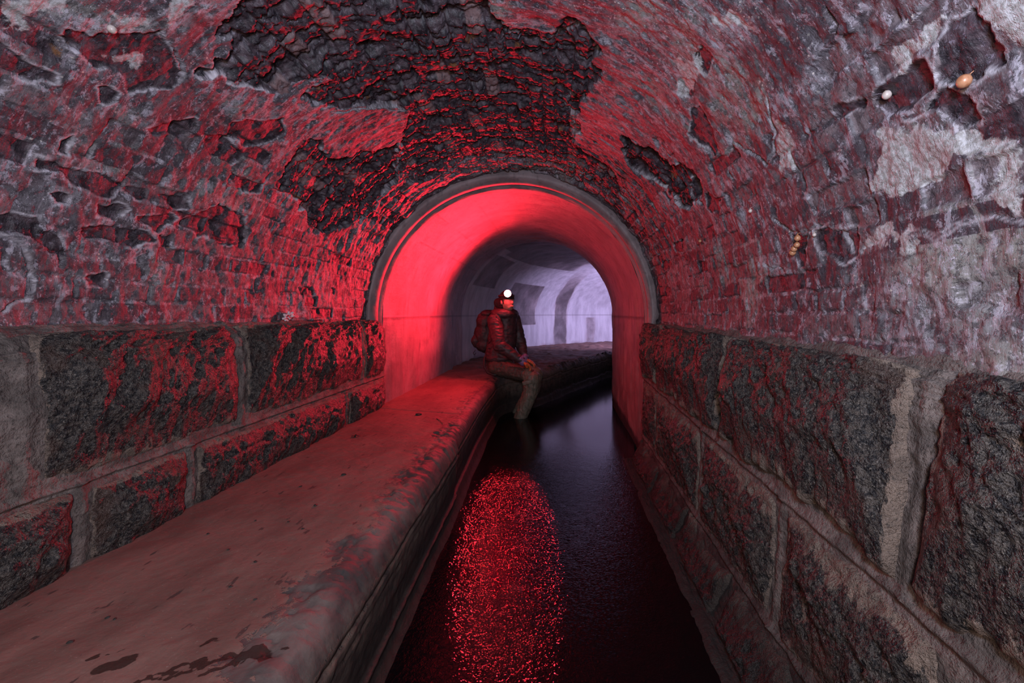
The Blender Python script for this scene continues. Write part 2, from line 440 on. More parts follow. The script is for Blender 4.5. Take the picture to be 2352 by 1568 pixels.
def build_vault():
    s = np.concatenate([np.arange(-.12, PI * 1.1 + .12, .0048)])
    Yv = np.concatenate([np.arange(-2.2, .5, .06), np.arange(.5, 1.3, .0042), np.arange(1.3, YR + .02, .0055)])
    S, Y = np.meshgrid(s, Yv, indexing='ij')
    wx = fbm(S * 14, Y * 14, octs=4, seed=3) * .014
    wy = fbm(S * 14, Y * 14, octs=4, seed=31) * .014
    Sw, Yw = S + wx, Y + wy
    rough = np.zeros(S.shape); dark = np.zeros(S.shape); rim = np.zeros(S.shape); light = np.zeros(S.shape)
    h = fbm(S * 3, Y * 3, octs=5, seed=5) * .006 + fbm(S * 22, Y * 34, octs=4, seed=6) * .0022
    def band(poly, pad=.1):
        q = np.array([to_vault(*p) for p in poly])
        lo, hi = q.min(0) - pad, q.max(0) + pad
        i0, i1 = np.searchsorted(s, [lo[0], hi[0]]); j0, j1 = np.searchsorted(Yv, [lo[1], hi[1]])
        return q, (slice(max(i0, 0), max(i1, 1)), slice(max(j0, 0), max(j1, 1)))
    for poly in rough_areas:
        q, sl = band(poly)
        d = poly_sd(Sw[sl], Yw[sl], q) + fbm(S[sl] * 7, Y[sl] * 7, octs=5, seed=47) * .045
        rough[sl] = np.maximum(rough[sl], sst(-.003, .004, d))
        rim[sl] = np.maximum(rim[sl], .9 * np.exp(-((d + .003) / .0035) ** 2) * sst(.0, .5, vnoise(S[sl] * 6, Y[sl] * 6, seed=44)))
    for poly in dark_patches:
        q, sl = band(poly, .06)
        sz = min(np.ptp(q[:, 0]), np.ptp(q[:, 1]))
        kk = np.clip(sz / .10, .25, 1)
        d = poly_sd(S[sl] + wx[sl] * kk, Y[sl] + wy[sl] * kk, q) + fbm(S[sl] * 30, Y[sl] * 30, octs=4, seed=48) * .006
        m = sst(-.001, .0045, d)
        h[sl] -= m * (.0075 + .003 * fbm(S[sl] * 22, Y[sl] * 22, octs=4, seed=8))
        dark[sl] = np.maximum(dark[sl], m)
        rim[sl] = np.maximum(rim[sl], .6 * np.exp(-((d + .003) / .0028) ** 2) * sst(-.5, .2, vnoise(S[sl] * 16, Y[sl] * 16, seed=45)))
    for poly in light_patches:
        q, sl = band(poly, .08)
        d = poly_sd(S[sl] + wx[sl] * 2.2, Y[sl] + wy[sl] * 2.2, q)
        light[sl] = np.maximum(light[sl], sst(-.03, .03, d))
    for ln in flake_edges:
        q, sl = band(ln, .06)
        d = line_d(Sw[sl], Yw[sl], q)
        h[sl] -= np.exp(-(d / .0032) ** 2) * .010 * sst(-.5, .1, vnoise(S[sl] * 12, Y[sl] * 12, seed=52))
        rim[sl] = np.maximum(rim[sl], .4 * np.exp(-((d - .005) / .003) ** 2))
    # scattered small flakes and pocks in the render
    fl = terrace(fbm(S * 6 + 3, Y * 9, octs=5, seed=60), 5, .07)
    h += fl * .007 * (1 - rough)
    # bricks: courses run along the tunnel
    cs = .0685
    row = np.floor((Sw * .35 + S * .65) / cs); fr = (Sw * .35 + S * .65) / cs - row
    off = np.where(row % 2 == 0, 0, .11)
    yy = (Y + wy * .35 + off) / .225; col = np.floor(yy); fc = yy - col
    head = (_hash(row, row * 0, row * 0, 77) > .7)
    yy2 = (Y + wy * .35 + off * .5) / .112
    fc = np.where(head, yy2 - np.floor(yy2), fc); col = np.where(head, np.floor(yy2) + 500, col)
    wl = np.where(head, .112, .225)
    dj = np.minimum(np.minimum(fr, 1 - fr) * cs, np.minimum(fc, 1 - fc) * wl)
    inb = sst(.003, .009, dj)
    tone = _hash(row, col, row * 0, 91); z2 = _hash(row, col, row * 0, 92)
    sf = np.minimum(S, PI * 1.1 - S)        # distance up from either spring
    lowb = sst(.95, .45, sf + fbm(S * 4, Y * 3, octs=3, seed=15) * .28)
    lowb = np.maximum(lowb, .75 * sst(2.0, 2.7, Y) * sst(1.35, .8, sf))
    show = sst(.25, .6, z2 * .5 + .6 * fbm(S * 5, Y * 4, octs=4, seed=19) + lowb * .35)
    brick = inb * lowb * show * (1 - rough)
    h += (inb - 1) * .0055 * lowb * (1 - rough) * sst(-.2, .5, fbm(S * 8, Y * 8, octs=3, seed=49)) + brick * (z2 - .5) * .005
    h += fbm(S * 45, Y * 60, octs=3, seed=50) * .0012 + terrace(fbm(S * 14, Y * 22, octs=4, seed=61), 4, .07) * .003 * (1 - rough)
    gone = (z2 > .82) & (lowb > .4)
    h -= np.where(gone, inb * .010, 0) * (1 - rough)
    dark = np.maximum(dark, np.where(gone & (tone < .5), inb, 0) * sst(.35, .6, lowb) * .9)
    # the bare area over the crown: broken, laminated brick
    br = terrace(fbm(S * 5, Y * 16, octs=5, seed=21), 4, .06)
    br2 = terrace(fbm(S * 16, Y * 40, octs=4, seed=25), 4, .1)
    w1, w2, wi = worley(S * 9 + wx * 30, Y * 14 + wy * 30, seed=4)
    hr = -.020 + (z2 - .5) * .022 * inb - (1 - inb) * .007 + br * .017 + br2 * .008 \
        + fbm(S * 60, Y * 90, octs=3, seed=26) * .0035 + (wi - .5) * .016 * sst(.0, .06, w2 - w1)
    h += rough * hr
    pale = rough * (tone > .84) * inb
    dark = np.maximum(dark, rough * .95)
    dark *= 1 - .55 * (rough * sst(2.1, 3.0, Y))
    rim *= sst(3.2, 2.2, Y) * .6 + .4
    # heavy torn texture as the render meets the lining
    tor = sst(1.9, 2.9, Y) * (1 - rough) * sst(.15, .6, sf)
    h += tor * terrace(fbm(S * 7, Y * 24, octs=4, seed=29), 4, .08) * .012
    specks = worley(S * 34, Y * 34, seed=12)
    h += .002 * sst(.30, .02, specks[0]) * (specks[2] > .55) * sst(1.9, 2.3, S)
    h *= sst(.3, .6, Y) * .9 + .1
    R = Rv(Y)
    th = np.clip(S / 1.1, 0, PI)
    r = R - h
    X = CX - np.cos(th) * r; Z = CZ + np.sin(th) * r
    Z = np.where(S < 0, CZ + S, Z); Z = np.where(S > PI * 1.1, CZ - (S - PI * 1.1), Z)
    P = np.stack([X, Y, Z + ZO], -1)
    me = grid_mesh('ceiling', P, dict(dark=dark, light=light, brick=brick, rim=rim, tone=tone, pale_brick=pale),
                   uv=np.stack([S, Y], -1))
    o = link('ceiling', me, MV)
    return tag(o, 'arched vault of flaking plaster over broken brick above the near channel', 'vault', kind='structure'), \
        (s, Yv, X, Z)

vault, VD = build_vault()

def on_vault(px, py, out=0.0):
    S0, Y0 = to_vault(px, py)
    i = int(np.argmin(abs(VD[0] - S0))); j = int(np.argmin(abs(VD[1] - Y0)))
    p = Vector((VD[2][i, j], Y0, VD[3][i, j] + ZO))
    nrm = Vector((CX - p.x, 0, CZ + ZO - p.z)).normalized()
    return p + nrm * out, nrm

# ------------------------------------------------------------------ squared stone walls
def tt(Y): return np.clip((YR - Y) / 2.2, 0, 1.15)
def prof_left(Y):
    t = tt(Y)
    o = np.zeros_like(Y)
    return [(-1.43 - .01 * t, -.03 + o), (-1.40 + o, -.055 + o), (-1.36 + o, -.085 - .01 * t), (-1.342 + o, -.14 + o), (-1.335 + o, -.30 + o), (-1.345 + o, -.475 + o),
            (-1.338 + o, -.58 + o), (-1.345 + o, -.74 + o)]
def prof_right(Y):
    t = tt(Y)
    o = np.zeros_like(Y)
    return [(.79 + .03 * t, -.03 + o), (.70 + .055 * t, -.078 - .03 * t), (.675 + .055 * t, -.105 - .03 * t), (.66 + .055 * t, -.18 - .01 * t),
            (.655 + .055 * t, -.32 + o), (.648 + .03 * t, -.49 - .07 * t), (.645 + .02 * t, -.70 - .04 * t),
            (.64 + .0 * t, -.93 - .02 * t), (.58 + o, -1.08 + o), (.555 + o, -1.11 + o), (.48 + o, -1.14 + o), (.45 + o, -1.5 + o)]

def prof_eval(pf, q, Y, sgn):
    """q: profile parameter in units of control points; returns x, z and inward normal."""
    pts = pf(Y); n = len(pts)
    def ev(qq):
        qq = np.clip(qq, 0, n - 1 - 1e-6)
        i = np.floor(qq).astype(int); f = qq - i
        xs = np.stack([p[0] for p in pts]); zs = np.stack([p[1] for p in pts])
        def g(a, k):
            return np.take_along_axis(a.reshape(n, -1), np.clip(k, 0, n - 1).reshape(1, -1), 0).reshape(qq.shape)
        out = []
        for a in (xs, zs):
            p0, p1, p2, p3 = g(a, i - 1), g(a, i), g(a, i + 1), g(a, i + 2)
            m1, m2 = (p2 - p0) * .35, (p3 - p1) * .35
            f2, f3 = f * f, f * f * f
            out.append((2 * f3 - 3 * f2 + 1) * p1 + (f3 - 2 * f2 + f) * m1 + (-2 * f3 + 3 * f2) * p2 + (f3 - f2) * m2)
        return out
    x, z = ev(q)
    xa, za = ev(q + .06); xb, zb = ev(q - .06)
    tx, tz = xa - xb, za - zb
    l = np.hypot(tx, tz) + 1e-9
    nx, nz = -tz / l, tx / l
    s = np.sign(nx * sgn + nz * .3) ; s[s == 0] = 1
    return x, z, nx * s, nz * s

def wall_mesh(name, pf, sgn, q1, joints, Ys, parent_name, qres):
    q = np.arange(0, q1 + 1e-6, qres)
    Q, Y = np.meshgrid(q, Ys, indexing='ij')
    x, z, nx, nz = prof_eval(pf, Q, Y, sgn)
    d = fbm(Q * 3, Y * 9, octs=4, seed=140 + sgn) * .005 + fbm(Q * 12, Y * 40, octs=3, seed=143) * .002
    for kind, a, b0, b1 in joints:
        if kind == 'h':
            w = (Q - a - .012 * vnoise(Y * 5, Y * 0 + a, seed=3)) / .055
            d += .008 * np.exp(-w * w) - .004 * np.exp(-((w - 2) / .8) ** 2)
        else:
            w = (Y - a) / .012; m = ((Q > b0) & (Q < b1))
            d += (.009 * np.exp(-w * w)) * m
    P = np.stack([x + nx * d, Y, z + nz * d + ZO], -1)
    return grid_mesh(name, P, {}, flip=sgn > 0)

def block(parent, pf, sgn, y0, y1, q0, q1, seed, bulge=.03, rescale=.007, bare=.6, under=0.0):
    L = y1 - y0
    nu = max(int(L / rescale), 12)
    Yl = np.linspace(y0, y1, nu)
    # metric length of the profile
    tq = np.linspace(q0, q1, 40); ty = np.full(40, (y0 + y1) / 2)
    tx, tz, _, _ = prof_eval(pf, tq, ty, sgn)
    plen = np.hypot(np.diff(tx), np.diff(tz)).sum()
    nv = max(int(plen / rescale), 12)
    ql = np.linspace(q0, q1, nv)
    Q, Y = np.meshgrid(ql, Yl, indexing='ij')
    V = (Q - q0) / (q1 - q0) * plen; U = Y - y0
    x, z, nx, nz = prof_eval(pf, Q, Y, sgn)
    wob = fbm(U * 9 + seed, V * 9, octs=4, seed=seed) * .012
    e = np.minimum(np.minimum(U, L - U), np.minimum(V + (.03 if q0 < .5 else 0), plen - V)) + wob
    cut = sst(.0, .016, e - .003)
    dome = sst(0, min(.13, L * .35, plen * .35), e)
    big = fbm(U * 4 + seed * 3, V * 4, octs=3, seed=seed + 40)
    fac = terrace(fbm(U * 5 + seed, V * 7 + U * 4, octs=4, seed=seed + 50), 3, .10)
    d = -.03 + cut * (.035 + dome * bulge + big * .010 * dome + fac * .020 * dome + terrace(fbm(U * 12 + V * 6 + seed, V * 16, octs=4, seed=seed + 55), 3, .12) * .010 * dome
                      + fbm(U * 40, V * 40, octs=4, seed=seed + 60) * .006)
    d += under * sst(.45, .85, V / plen) * cut
    topm = sst(.30, .08, V / plen) if q0 < 2 else sst(.30, .02, V / plen) * .6
    bareA = np.clip(bare * sst(0, .05, e) - topm * .8 + big * .22 + .08, 0, 1)
    P = np.stack([x + nx * d, Y, z + nz * d + ZO], -1)
    me = grid_mesh('stone_block', P, dict(bare=bareA), flip=sgn > 0)
    return link('stone_block', me, MB_, parent)

Ys = np.concatenate([np.arange(-2.2, .4, .1), np.arange(.4, YR + .03, .012)])
wl = link('wall_left', wall_mesh('wall_left', prof_left, 1, 7, [('h', 5, 0, 0), ('v', 1.835, 0, 5), ('v', 2.975, 0, 5), ('v', 1.585, 5, 7), ('v', 2.74, 5, 7), ('v', 1.22, 5, 7), ('v', 1.09, 0, 5)], Ys, '', .03), MM)
tag(wl, 'left wall of two courses of rock-faced granite beside the concrete walkway', 'wall', kind='structure')
for i, (a, b) in enumerate([(.42, 1.03), (1.115, 1.82), (1.85, 2.96), (2.99, 3.335)]):
    block(wl, prof_left, 1, a, b, .9, 4.90, 201 + i, .036, bare=.95)
for i, (a, b) in enumerate([(.5, 1.205), (1.235, 1.570), (1.602, 2.725), (2.76, 3.335)]):
    block(wl, prof_left, 1, a, b, 5.10, 7, 221 + i, .028, bare=.9)

wr = link('wall_right', wall_mesh('wall_right', prof_right, -1, 11, [('h', 5, 0, 0), ('h', 7, 0, 0), ('v', 1.80, 1, 5), ('v', .86, 1, 5), ('v', 2.87, 1, 5), ('v', 2.0, 5, 7), ('v', 1.31, 5, 7), ('v', 2.87, 5, 7)], Ys, '', .03), MM)
tag(wr, 'right wall of three courses of rock-faced granite rising from the water', 'wall', kind='structure')
for i, (a, b) in enumerate([(.22, .835), (.885, 1.775), (1.825, 2.85), (2.89, 3.33)]):
    block(wr, prof_right, -1, a, b, 1.0, 4.90, 241 + i, .05, .006, bare=.9, under=.02)
for i, (a, b) in enumerate([(.20, .72), (.76, 1.29), (1.33, 1.98), (2.02, 2.85), (2.89, 3.33)]):
    block(wr, prof_right, -1, a, b, 5.10, 6.92, 261 + i, .03, .006, bare=.72)
for i, (a, b) in enumerate([(.3, .72), (.75, 1.10), (1.13, 1.55), (1.60, 2.10), (2.13, 2.65), (2.69, 3.32)]):
    block(wr, prof_right, -1, a, b, 7.08, 9.3, 281 + i, .026, .006, bare=.65)

# ------------------------------------------------------------------ sweep beyond the ring: cast lining, then the bend
def cat(pts, t):
    p = np.array(pts, float); n = len(p)
    t = np.clip(t, 0, n - 1 - 1e-6); i = np.floor(t).astype(int); f = (t - i)[..., None]
    g = lambda k: p[np.clip(k, 0, n - 1)]
    p0, p1, p2, p3 = g(i - 1), g(i), g(i + 1), g(i + 2)
    m1, m2 = (p2 - p0) * .5, (p3 - p1) * .5
    return (2 * f**3 - 3 * f**2 + 1) * p1 + (f**3 - 2 * f**2 + f) * m1 + (-2 * f**3 + 3 * f**2) * p2 + (f**3 - f**2) * m2

OUT = [(-1.355, 3.34), (-1.355, 4.0), (-1.355, 4.7), (-1.358, 5.4), (-1.36, 6.1), (-1.15, 7.4), (-.75, 8.8), (.0, 9.9), (1.2, 10.75), (3.0, 11.1), (5.0, 11.1)]
INN = [(.655, 3.34), (.655, 3.9), (.655, 4.45), (.655, 5.0), (.675, 5.5), (.86, 6.05), (1.3, 6.45), (1.9, 6.75), (2.6, 6.9), (3.5, 7.0), (5.0, 7.0)]
HH = .985

def build_lining():
    T = np.concatenate([np.arange(0, 3.97, .035), [4.0, 4.001], np.arange(4.02, 10, .03)])
    O, I = cat(OUT, T), cat(INN, T)
    # parameter around: wall up, arch, wall down
    w0 = np.linspace(-.74, CZ, 30); ar = np.linspace(0, PI, 200)[1:-1]; w1 = np.linspace(CZ, -1.55, 56)
    n = len(w0) + len(ar) + len(w1)
    a = np.concatenate([np.zeros(30), (1 - np.cos(ar)) / 2, np.ones(56)])
    zz = np.concatenate([w0, CZ + HH * np.sin(ar), w1])
    arc = np.concatenate([w0 - CZ, ar, PI + (CZ - w1)])
    A, Tm = np.meshgrid(a, T, indexing='ij'); Zm = np.repeat(zz[:, None], len(T), 1); AR = np.repeat(arc[:, None], len(T), 1)
    X = O[None, :, 0] * (1 - A) + I[None, :, 0] * A
    Yy = O[None, :, 1] * (1 - A) + I[None, :, 1] * A
    # the tunnel beyond the cast section steps back a little
    step = (Tm > 4.0005)
    cx = (O[None, :, 0] + I[None, :, 0]) / 2; cy = (O[None, :, 1] + I[None, :, 1]) / 2
    k = np.where(step & (A < .9), .045, 0)
    X = X + (X - cx) * k; Yy = Yy + (Yy - cy) * k
    Zm = np.where(step & (Zm > CZ), CZ + (Zm - CZ) * 1.05, Zm)
    dn = fbm(AR * 5, Tm * 6, octs=4, seed=70) * .006 + fbm(AR * 2, Tm * 2, octs=2, seed=72) * .008 * step
    X = X + np.sign(A - .5) * -dn * (1 - np.sin(np.clip(AR, 0, PI)) * .7)
    Zm = Zm - dn * np.sin(np.clip(AR, 0, PI))
    # board marks and spring seam
    seam = np.exp(-((AR - .0) / .006) ** 2) + np.exp(-((AR - PI) / .006) ** 2)
    for q in (.42, .68, .95, 1.25, 1.62, 1.92, 2.2, 2.5):
        lim = sst(.2, .5, vnoise(Tm * 3 + q * 9, Tm * 0 + q, seed=7) + .5)
        seam = np.maximum(seam, .6 * np.exp(-((AR - q + .004 * vnoise(Tm * 20, Tm * 0, seed=5)) / .004) ** 2) * lim * (AR > .1) * (AR < 3) * (Tm < 4))
    far = (Tm > 4.0005)
    seam = np.where(far, seam * .6, seam)
    f2 = fbm(AR * 3, Tm * 5, octs=4, seed=80) * .06
    def stripe(t0, t1, lo=-1, hi=9, soft=.02):
        return sst(t0 - soft, t0 + soft, Tm + f2 * .4) * sst(t1 + soft, t1 - soft, Tm + f2 * .4) * (AR > lo) * (AR < hi)
    lime = np.where(far & (A < .93), .92, 0.0)
    st = np.zeros_like(Tm)
    st = np.maximum(st, stripe(5.55, 6.45, -.22, .62) * .75)
    st = np.maximum(st, stripe(6.93, 7.22) * sst(1.3, .5, AR) * .8)
    st = np.maximum(st, stripe(7.62, 7.80, -.9, -.05, .03) * .5)
    st = np.maximum(st, stripe(4.25, 5.0, .45, 1.0) * .7)
    st = np.maximum(st, stripe(4.5, 6.8, 1.05, 2.6, .1) * .8)
    st = np.maximum(st, stripe(4.0, 4.7, 1.15, 3.2, .1) * .9)
    st = np.where(far, st, 0)
    st = np.maximum(st, np.where(far, sst(-.62, -.70, AR + f2) * .6 * (A < .2), 0))
    lime = lime * (1 - st)
    damp = sst(-.84, -.90, Zm + .05 * f2 + 0 * Tm) * (A > .9) * .9
    damp = np.where(Tm < 4.4, sst(-1.00, -1.04, Zm + f2 * .3 - .02 * (Tm - 2)) * (A > .9) * .9, damp)
    P = np.stack([X, Yy, Zm + ZO], -1)
    me = grid_mesh('wall_far', P, dict(stain=np.clip(st, 0, 1), lime=np.clip(lime, 0, 1), seam=np.clip(seam, 0, 1) * .7, damp=damp))
    o = link('wall_far', me, ML)
    return tag(o, 'smooth cast concrete tunnel lining that bends away to the right', 'tunnel lining', kind='structure')
build_lining()

# the ring where the cast lining begins
def build_ring():
    # section: points (offset outward from the lining, Y)
    sec = [(.0, YR + .03), (.0, YR - .002), (.006, YR - .008), (.008, YR - .035), (.016, YR - .040), (.016, YR - .052), (.014, YR - .058), (.017, YR - .11), (.026, YR - .115), (.030, YR - .17), (.055, YR - .175), (.13, YR - .13)]
    th = np.linspace(0, PI, 260)
    pts = [(-1.0, None, z) for z in np.linspace(-.70, CZ, 46)[:-1]]
    P = []
    cx, r = (OUT[0][0] + INN[0][0]) / 2, (INN[0][0] - OUT[0][0]) / 2
    for k, (off, y) in enumerate(sec):
        row = []
        for z in np.linspace(-.72, CZ, 46)[:-1]:
            row.append((cx - (r + off * .6), y, z))
        for t in th:
            blend = .6 + .4 * math.sin(t)
            row.append((cx - math.cos(t) * (r + off * blend), y, CZ + math.sin(t) * (HH + off * blend)))
        for z in np.linspace(CZ, -1.5, 80)[1:]:
            row.append((cx + (r + off * .45), y, z))
        P.append(row)
    P = np.array(P)
    u = np.arange(P.shape[1])[None, :] * .02
    n = fbm(u * 3 + 0 * P[..., 1], P[..., 1] * 40, octs=4, seed=91) * .004
    P[..., 1] += n; P[..., 2] += ZO + n * .5
    chip = np.broadcast_to(sst(.15, .5, fbm(u * 1.1, u * 0 + np.arange(len(sec))[:, None] * .22, octs=4, seed=93)), P.shape[:2])
    prof = np.array([0, 0, 0, .1, .9, .9, .1, .0, .3, .1, .4, .5])[:, None]
    me = grid_mesh('trim_1', P, dict(stain=np.clip(prof * chip, 0, 1), lime=np.zeros(P.shape[:2]), seam=np.zeros(P.shape[:2]), damp=np.zeros(P.shape[:2])), flip=True)
    o = link('trim_1', me, ML)
    tag(o, 'moulded concrete ring where the smooth lining meets the brick vault', 'arch ring', kind='structure')
build_ring()

# ------------------------------------------------------------------ walkway (bench) with its worn edge and footing
BF = [(-.50, -2.0), (-.50, -.5), (-.515, .3), (-.53, .85), (-.56, 1.6), (-.585, 2.4), (-.61, 2.9), (-.645, 3.6), (-.655, 4.3), (-.655, 4.72), (-.56, 4.98), (-.30, 5.22), (-.06, 5.7), (.17, 6.22), (.5, 6.9), (.9, 7.7), (1.6, 8.4), (2.6, 8.8), (5, 8.9)]
BK = [(-1.37, -2.0), (-1.37, -.5), (-1.37, .3), (-1.37, .85), (-1.37, 1.6), (-1.37, 2.4), (-1.37, 2.9), (-1.38, 3.6), (-1.38, 4.3), (-1.38, 4.9), (-1.42, 5.5), (-1.42, 6.3), (-1.3, 7.1), (-1.1, 8.0), (-.75, 9.1), (0.1, 10.2), (1.3, 10.95), (3, 11.3), (5, 11.3)]
def build_bench():
    T = np.concatenate([np.arange(0, 2, .1), np.arange(2, 7.1, .011), np.arange(7.1, 18, .03)])
    Fp, Bp = cat(BF, T), cat(BK, T)
    # across: 0..1 top, then rounded edge and face (offset outward, z)
    top = np.linspace(0, 1, 130) ** .9
    top = top[:-1]
    edge = [(-.075, 0), (-.060, .001), (-.045, -.003), (-.032, -.008), (-.020, -.016), (-.010, -.027), (-.003, -.042), (.0, -.060), (.002, -.08), (.0, -.093), (-.007, -.10), (-.009, -.106), (.0, -.112)]
    edge += [(-.002 - .022 * k / 22, -.125 - .2 * k / 22) for k in range(22)]
    edge += [(-.025, -.335), (-.012, -.338), (-.008, -.342), (-.006, -.350), (.0, -.38), (.01, -.41), (.03, -.425), (.045, -.46), (.045, -.8)]
    dirv = Fp - Bp; L = np.linalg.norm(dirv, axis=1, keepdims=True); dirn = dirv / L
    tang = np.gradient(Fp, axis=0); tang /= np.linalg.norm(tang, axis=1, keepdims=True)
    nrm = np.stack([tang[:, 1], -tang[:, 0]], 1)
    rows, W, FA = [], [], []
    for t in top:
        rows.append((Bp + (dirv - dirn * .075) * t, np.zeros(len(T)), np.full(len(T), 0.), t))
    Rws = []
    for (xy, z, f, t) in rows:
        Rws.append(np.column_stack([xy, z])); 
    for off, dz in edge:
        Rws.append(np.column_stack([Fp + nrm * off, np.full(len(T), dz)]))
    P = np.stack(Rws)                       # (na, nT, 3)
    na = len(Rws); nt_ = len(top)
    ai = np.arange(na)[:, None] + 0 * T[None, :]
    s = T[None, :] + 0 * ai
    Yd = P[..., 1]; Xd = P[..., 0]
    distE = np.linalg.norm(P[..., :2] - Fp[None], axis=2)
    onface = ai >= nt_ + 7
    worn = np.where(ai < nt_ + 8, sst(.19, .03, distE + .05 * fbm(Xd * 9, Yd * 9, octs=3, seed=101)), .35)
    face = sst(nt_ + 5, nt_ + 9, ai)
    nz = fbm(Xd * 5, Yd * 5, octs=4, seed=102) * .0025 + fbm(Xd * 35, Yd * 35, octs=3, seed=103) * .0012
    farr = sst(5.0, 5.8, Yd)
    nz = nz + worn * fbm(Xd * 22, Yd * 22, P[..., 2] * 22, octs=4, seed=104) * (.007 + .018 * farr) * np.where(onface, .3, 1) - worn * .003 - .005 * sst(.15, .3, fbm(Xd * 60, Yd * 50, octs=4, seed=110)) * sst(.15, .9, worn) * (ai < nt_ + 9)
    nz = nz + farr * fbm(Xd * 6, Yd * 6, octs=4, seed=107) * .02
    # construction joint by the ring
    jd = abs(Yd - (3.22 - .20 * (Xd + 1.3) / .7)) ; nz = nz - .006 * np.exp(-(jd / .012) ** 2) * (ai < nt_ + 10)
    P[..., 2] += nz
    # face roughness and the step in the formwork at Y 2.5
    fo = fbm(Yd * 2.2, P[..., 2] * 22, octs=4, seed=105) * .002 * face + fbm(Yd * 25, P[..., 2] * 30, octs=3, seed=106) * .002 * face - .006 * np.exp(-((P[..., 2] + .155 + .02 * fbm(Yd * 2, Yd * 0, octs=3, seed=108)) / .004) ** 2) * face + .014 * sst(2.52, 2.49, Yd) * face * (ai < na - 6)
    P[..., 0] += fo * nrm[None, :, 0]; P[..., 1] += fo * nrm[None, :, 1]
    # splashes of water on the top near the camera
    wet = np.zeros(P.shape[:2])
    for (px, py, rx, ry) in [(515, 1531, 22, 7), (430, 1540, 14, 4), (1010, 1200, 0, 0), (590, 1493, 32, 9), (520, 1507, 40, 4), (455, 1520, 60, 4), (490, 1473, 18, 4), (610, 1498, 24, 9), (255, 1527, 28, 8), (390, 1548, 50, 3), (205, 1510, 30, 3)]:
        if rx == 0: continue
        y = .7 / ((py - VY) / F_PX); x = (px - VX) / F_PX * y
        rxm, rym = 1.5 * rx / F_PX * y, 1.7 * ry * y * y / (.7 * F_PX)
        wet = np.maximum(wet, np.exp(-(((Xd + .02 * fbm(Xd * 30, Yd * 30, octs=3, seed=120) - x) / rxm) ** 2 + ((Yd + .012 * fbm(Xd * 40, Yd * 60, octs=3, seed=121) - y - .45 * (Xd - x)) / rym) ** 2) ** 1.5))
    P[..., 2] += -.70 + ZO
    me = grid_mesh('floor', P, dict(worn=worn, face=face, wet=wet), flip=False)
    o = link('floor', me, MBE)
    return tag(o, 'worn concrete walkway along the left of the channel', 'walkway', kind='structure')
build_bench()

# ------------------------------------------------------------------ water
def build_water():
    WL = [(-.60, -2), (-.60, 1), (-.60, 3.3), (-.67, 4.3), (-.60, 5.0), (-.12, 5.75), (.85, 7.75), (1.6, 8.5), (2.6, 8.9), (4.9, 9.0)]
    WR = [(.53, -2), (.53, 1), (.60, 3.3), (.655, 3.9), (.66, 5.2), (.85, 6.08), (1.9, 6.78), (2.6, 6.93), (3.5, 7.02), (4.9, 7.02)]
    T = np.linspace(0, 9, 140); a, b = cat(WL, T), cat(WR, T)
    k = np.linspace(0, 1, 12)[:, None, None]
    XY = a[None] * (1 - k) + b[None] * k
    P = np.concatenate([XY, np.full(XY.shape[:2] + (1,), -1.12 + ZO)], -1)
    me = grid_mesh('water', P, flip=True)
    o = link('water', me, MW)
    tag(o, 'dark water running in the channel, glittering red under the lamp', 'water', kind='stuff')
    P2 = P.copy(); P2[..., 2] = .08
    link('ground', grid_mesh('ground', P2, flip=True), simple('channel_bed', (.03, .024, .02)))
    tag(bpy.data.objects['ground'], 'stone bed of the channel beneath the dark water', 'channel bed', kind='structure')
build_water()

# ------------------------------------------------------------------ organic shapes: overlapping primitives fused into one skin
def tapered(bm, a, b, ra, rb, seg=14):
    a, b = Vector(a), Vector(b); d = b - a
    ln = d.length
    for c, r in ((a, ra), (b, rb)):
        bmesh.ops.create_uvsphere(bm, u_segments=seg, v_segments=10, radius=r, matrix=Matrix.Translation(c))
    if ln > 1e-4:
        q = d.to_track_quat('Z', 'Y').to_matrix().to_4x4()
        bmesh.ops.create_cone(bm, cap_ends=True, segments=seg, radius1=ra, radius2=rb, depth=ln, matrix=Matrix.Translation((a + b) / 2) @ q)

def ell(bm, c, r, rot=None):
    m = Matrix.Translation(c) @ (rot or Matrix.Identity(4)) @ Matrix.Diagonal((r[0], r[1], r[2], 1))
    bmesh.ops.create_uvsphere(bm, u_segments=22, v_segments=14, radius=1, matrix=m)

def rbox(bm, c, size, rot=None, bev=.02, seg=3):
    r = bmesh.ops.create_cube(bm, size=1)
    vs = r['verts']
    bmesh.ops.transform(bm, matrix=Matrix.Diagonal((*size, 1)), verts=vs)
    es = list({e for v in vs for e in v.link_edges})
    g = bmesh.ops.bevel(bm, geom=es, offset=bev, segments=seg, affect='EDGES', profile=.5)
    vs2 = list({v for f in g['faces'] for v in f.verts} | {v for v in vs if v.is_valid})
    bmesh.ops.transform(bm, matrix=Matrix.Translation(c) @ (rot or Matrix.Identity(4)), verts=vs2)

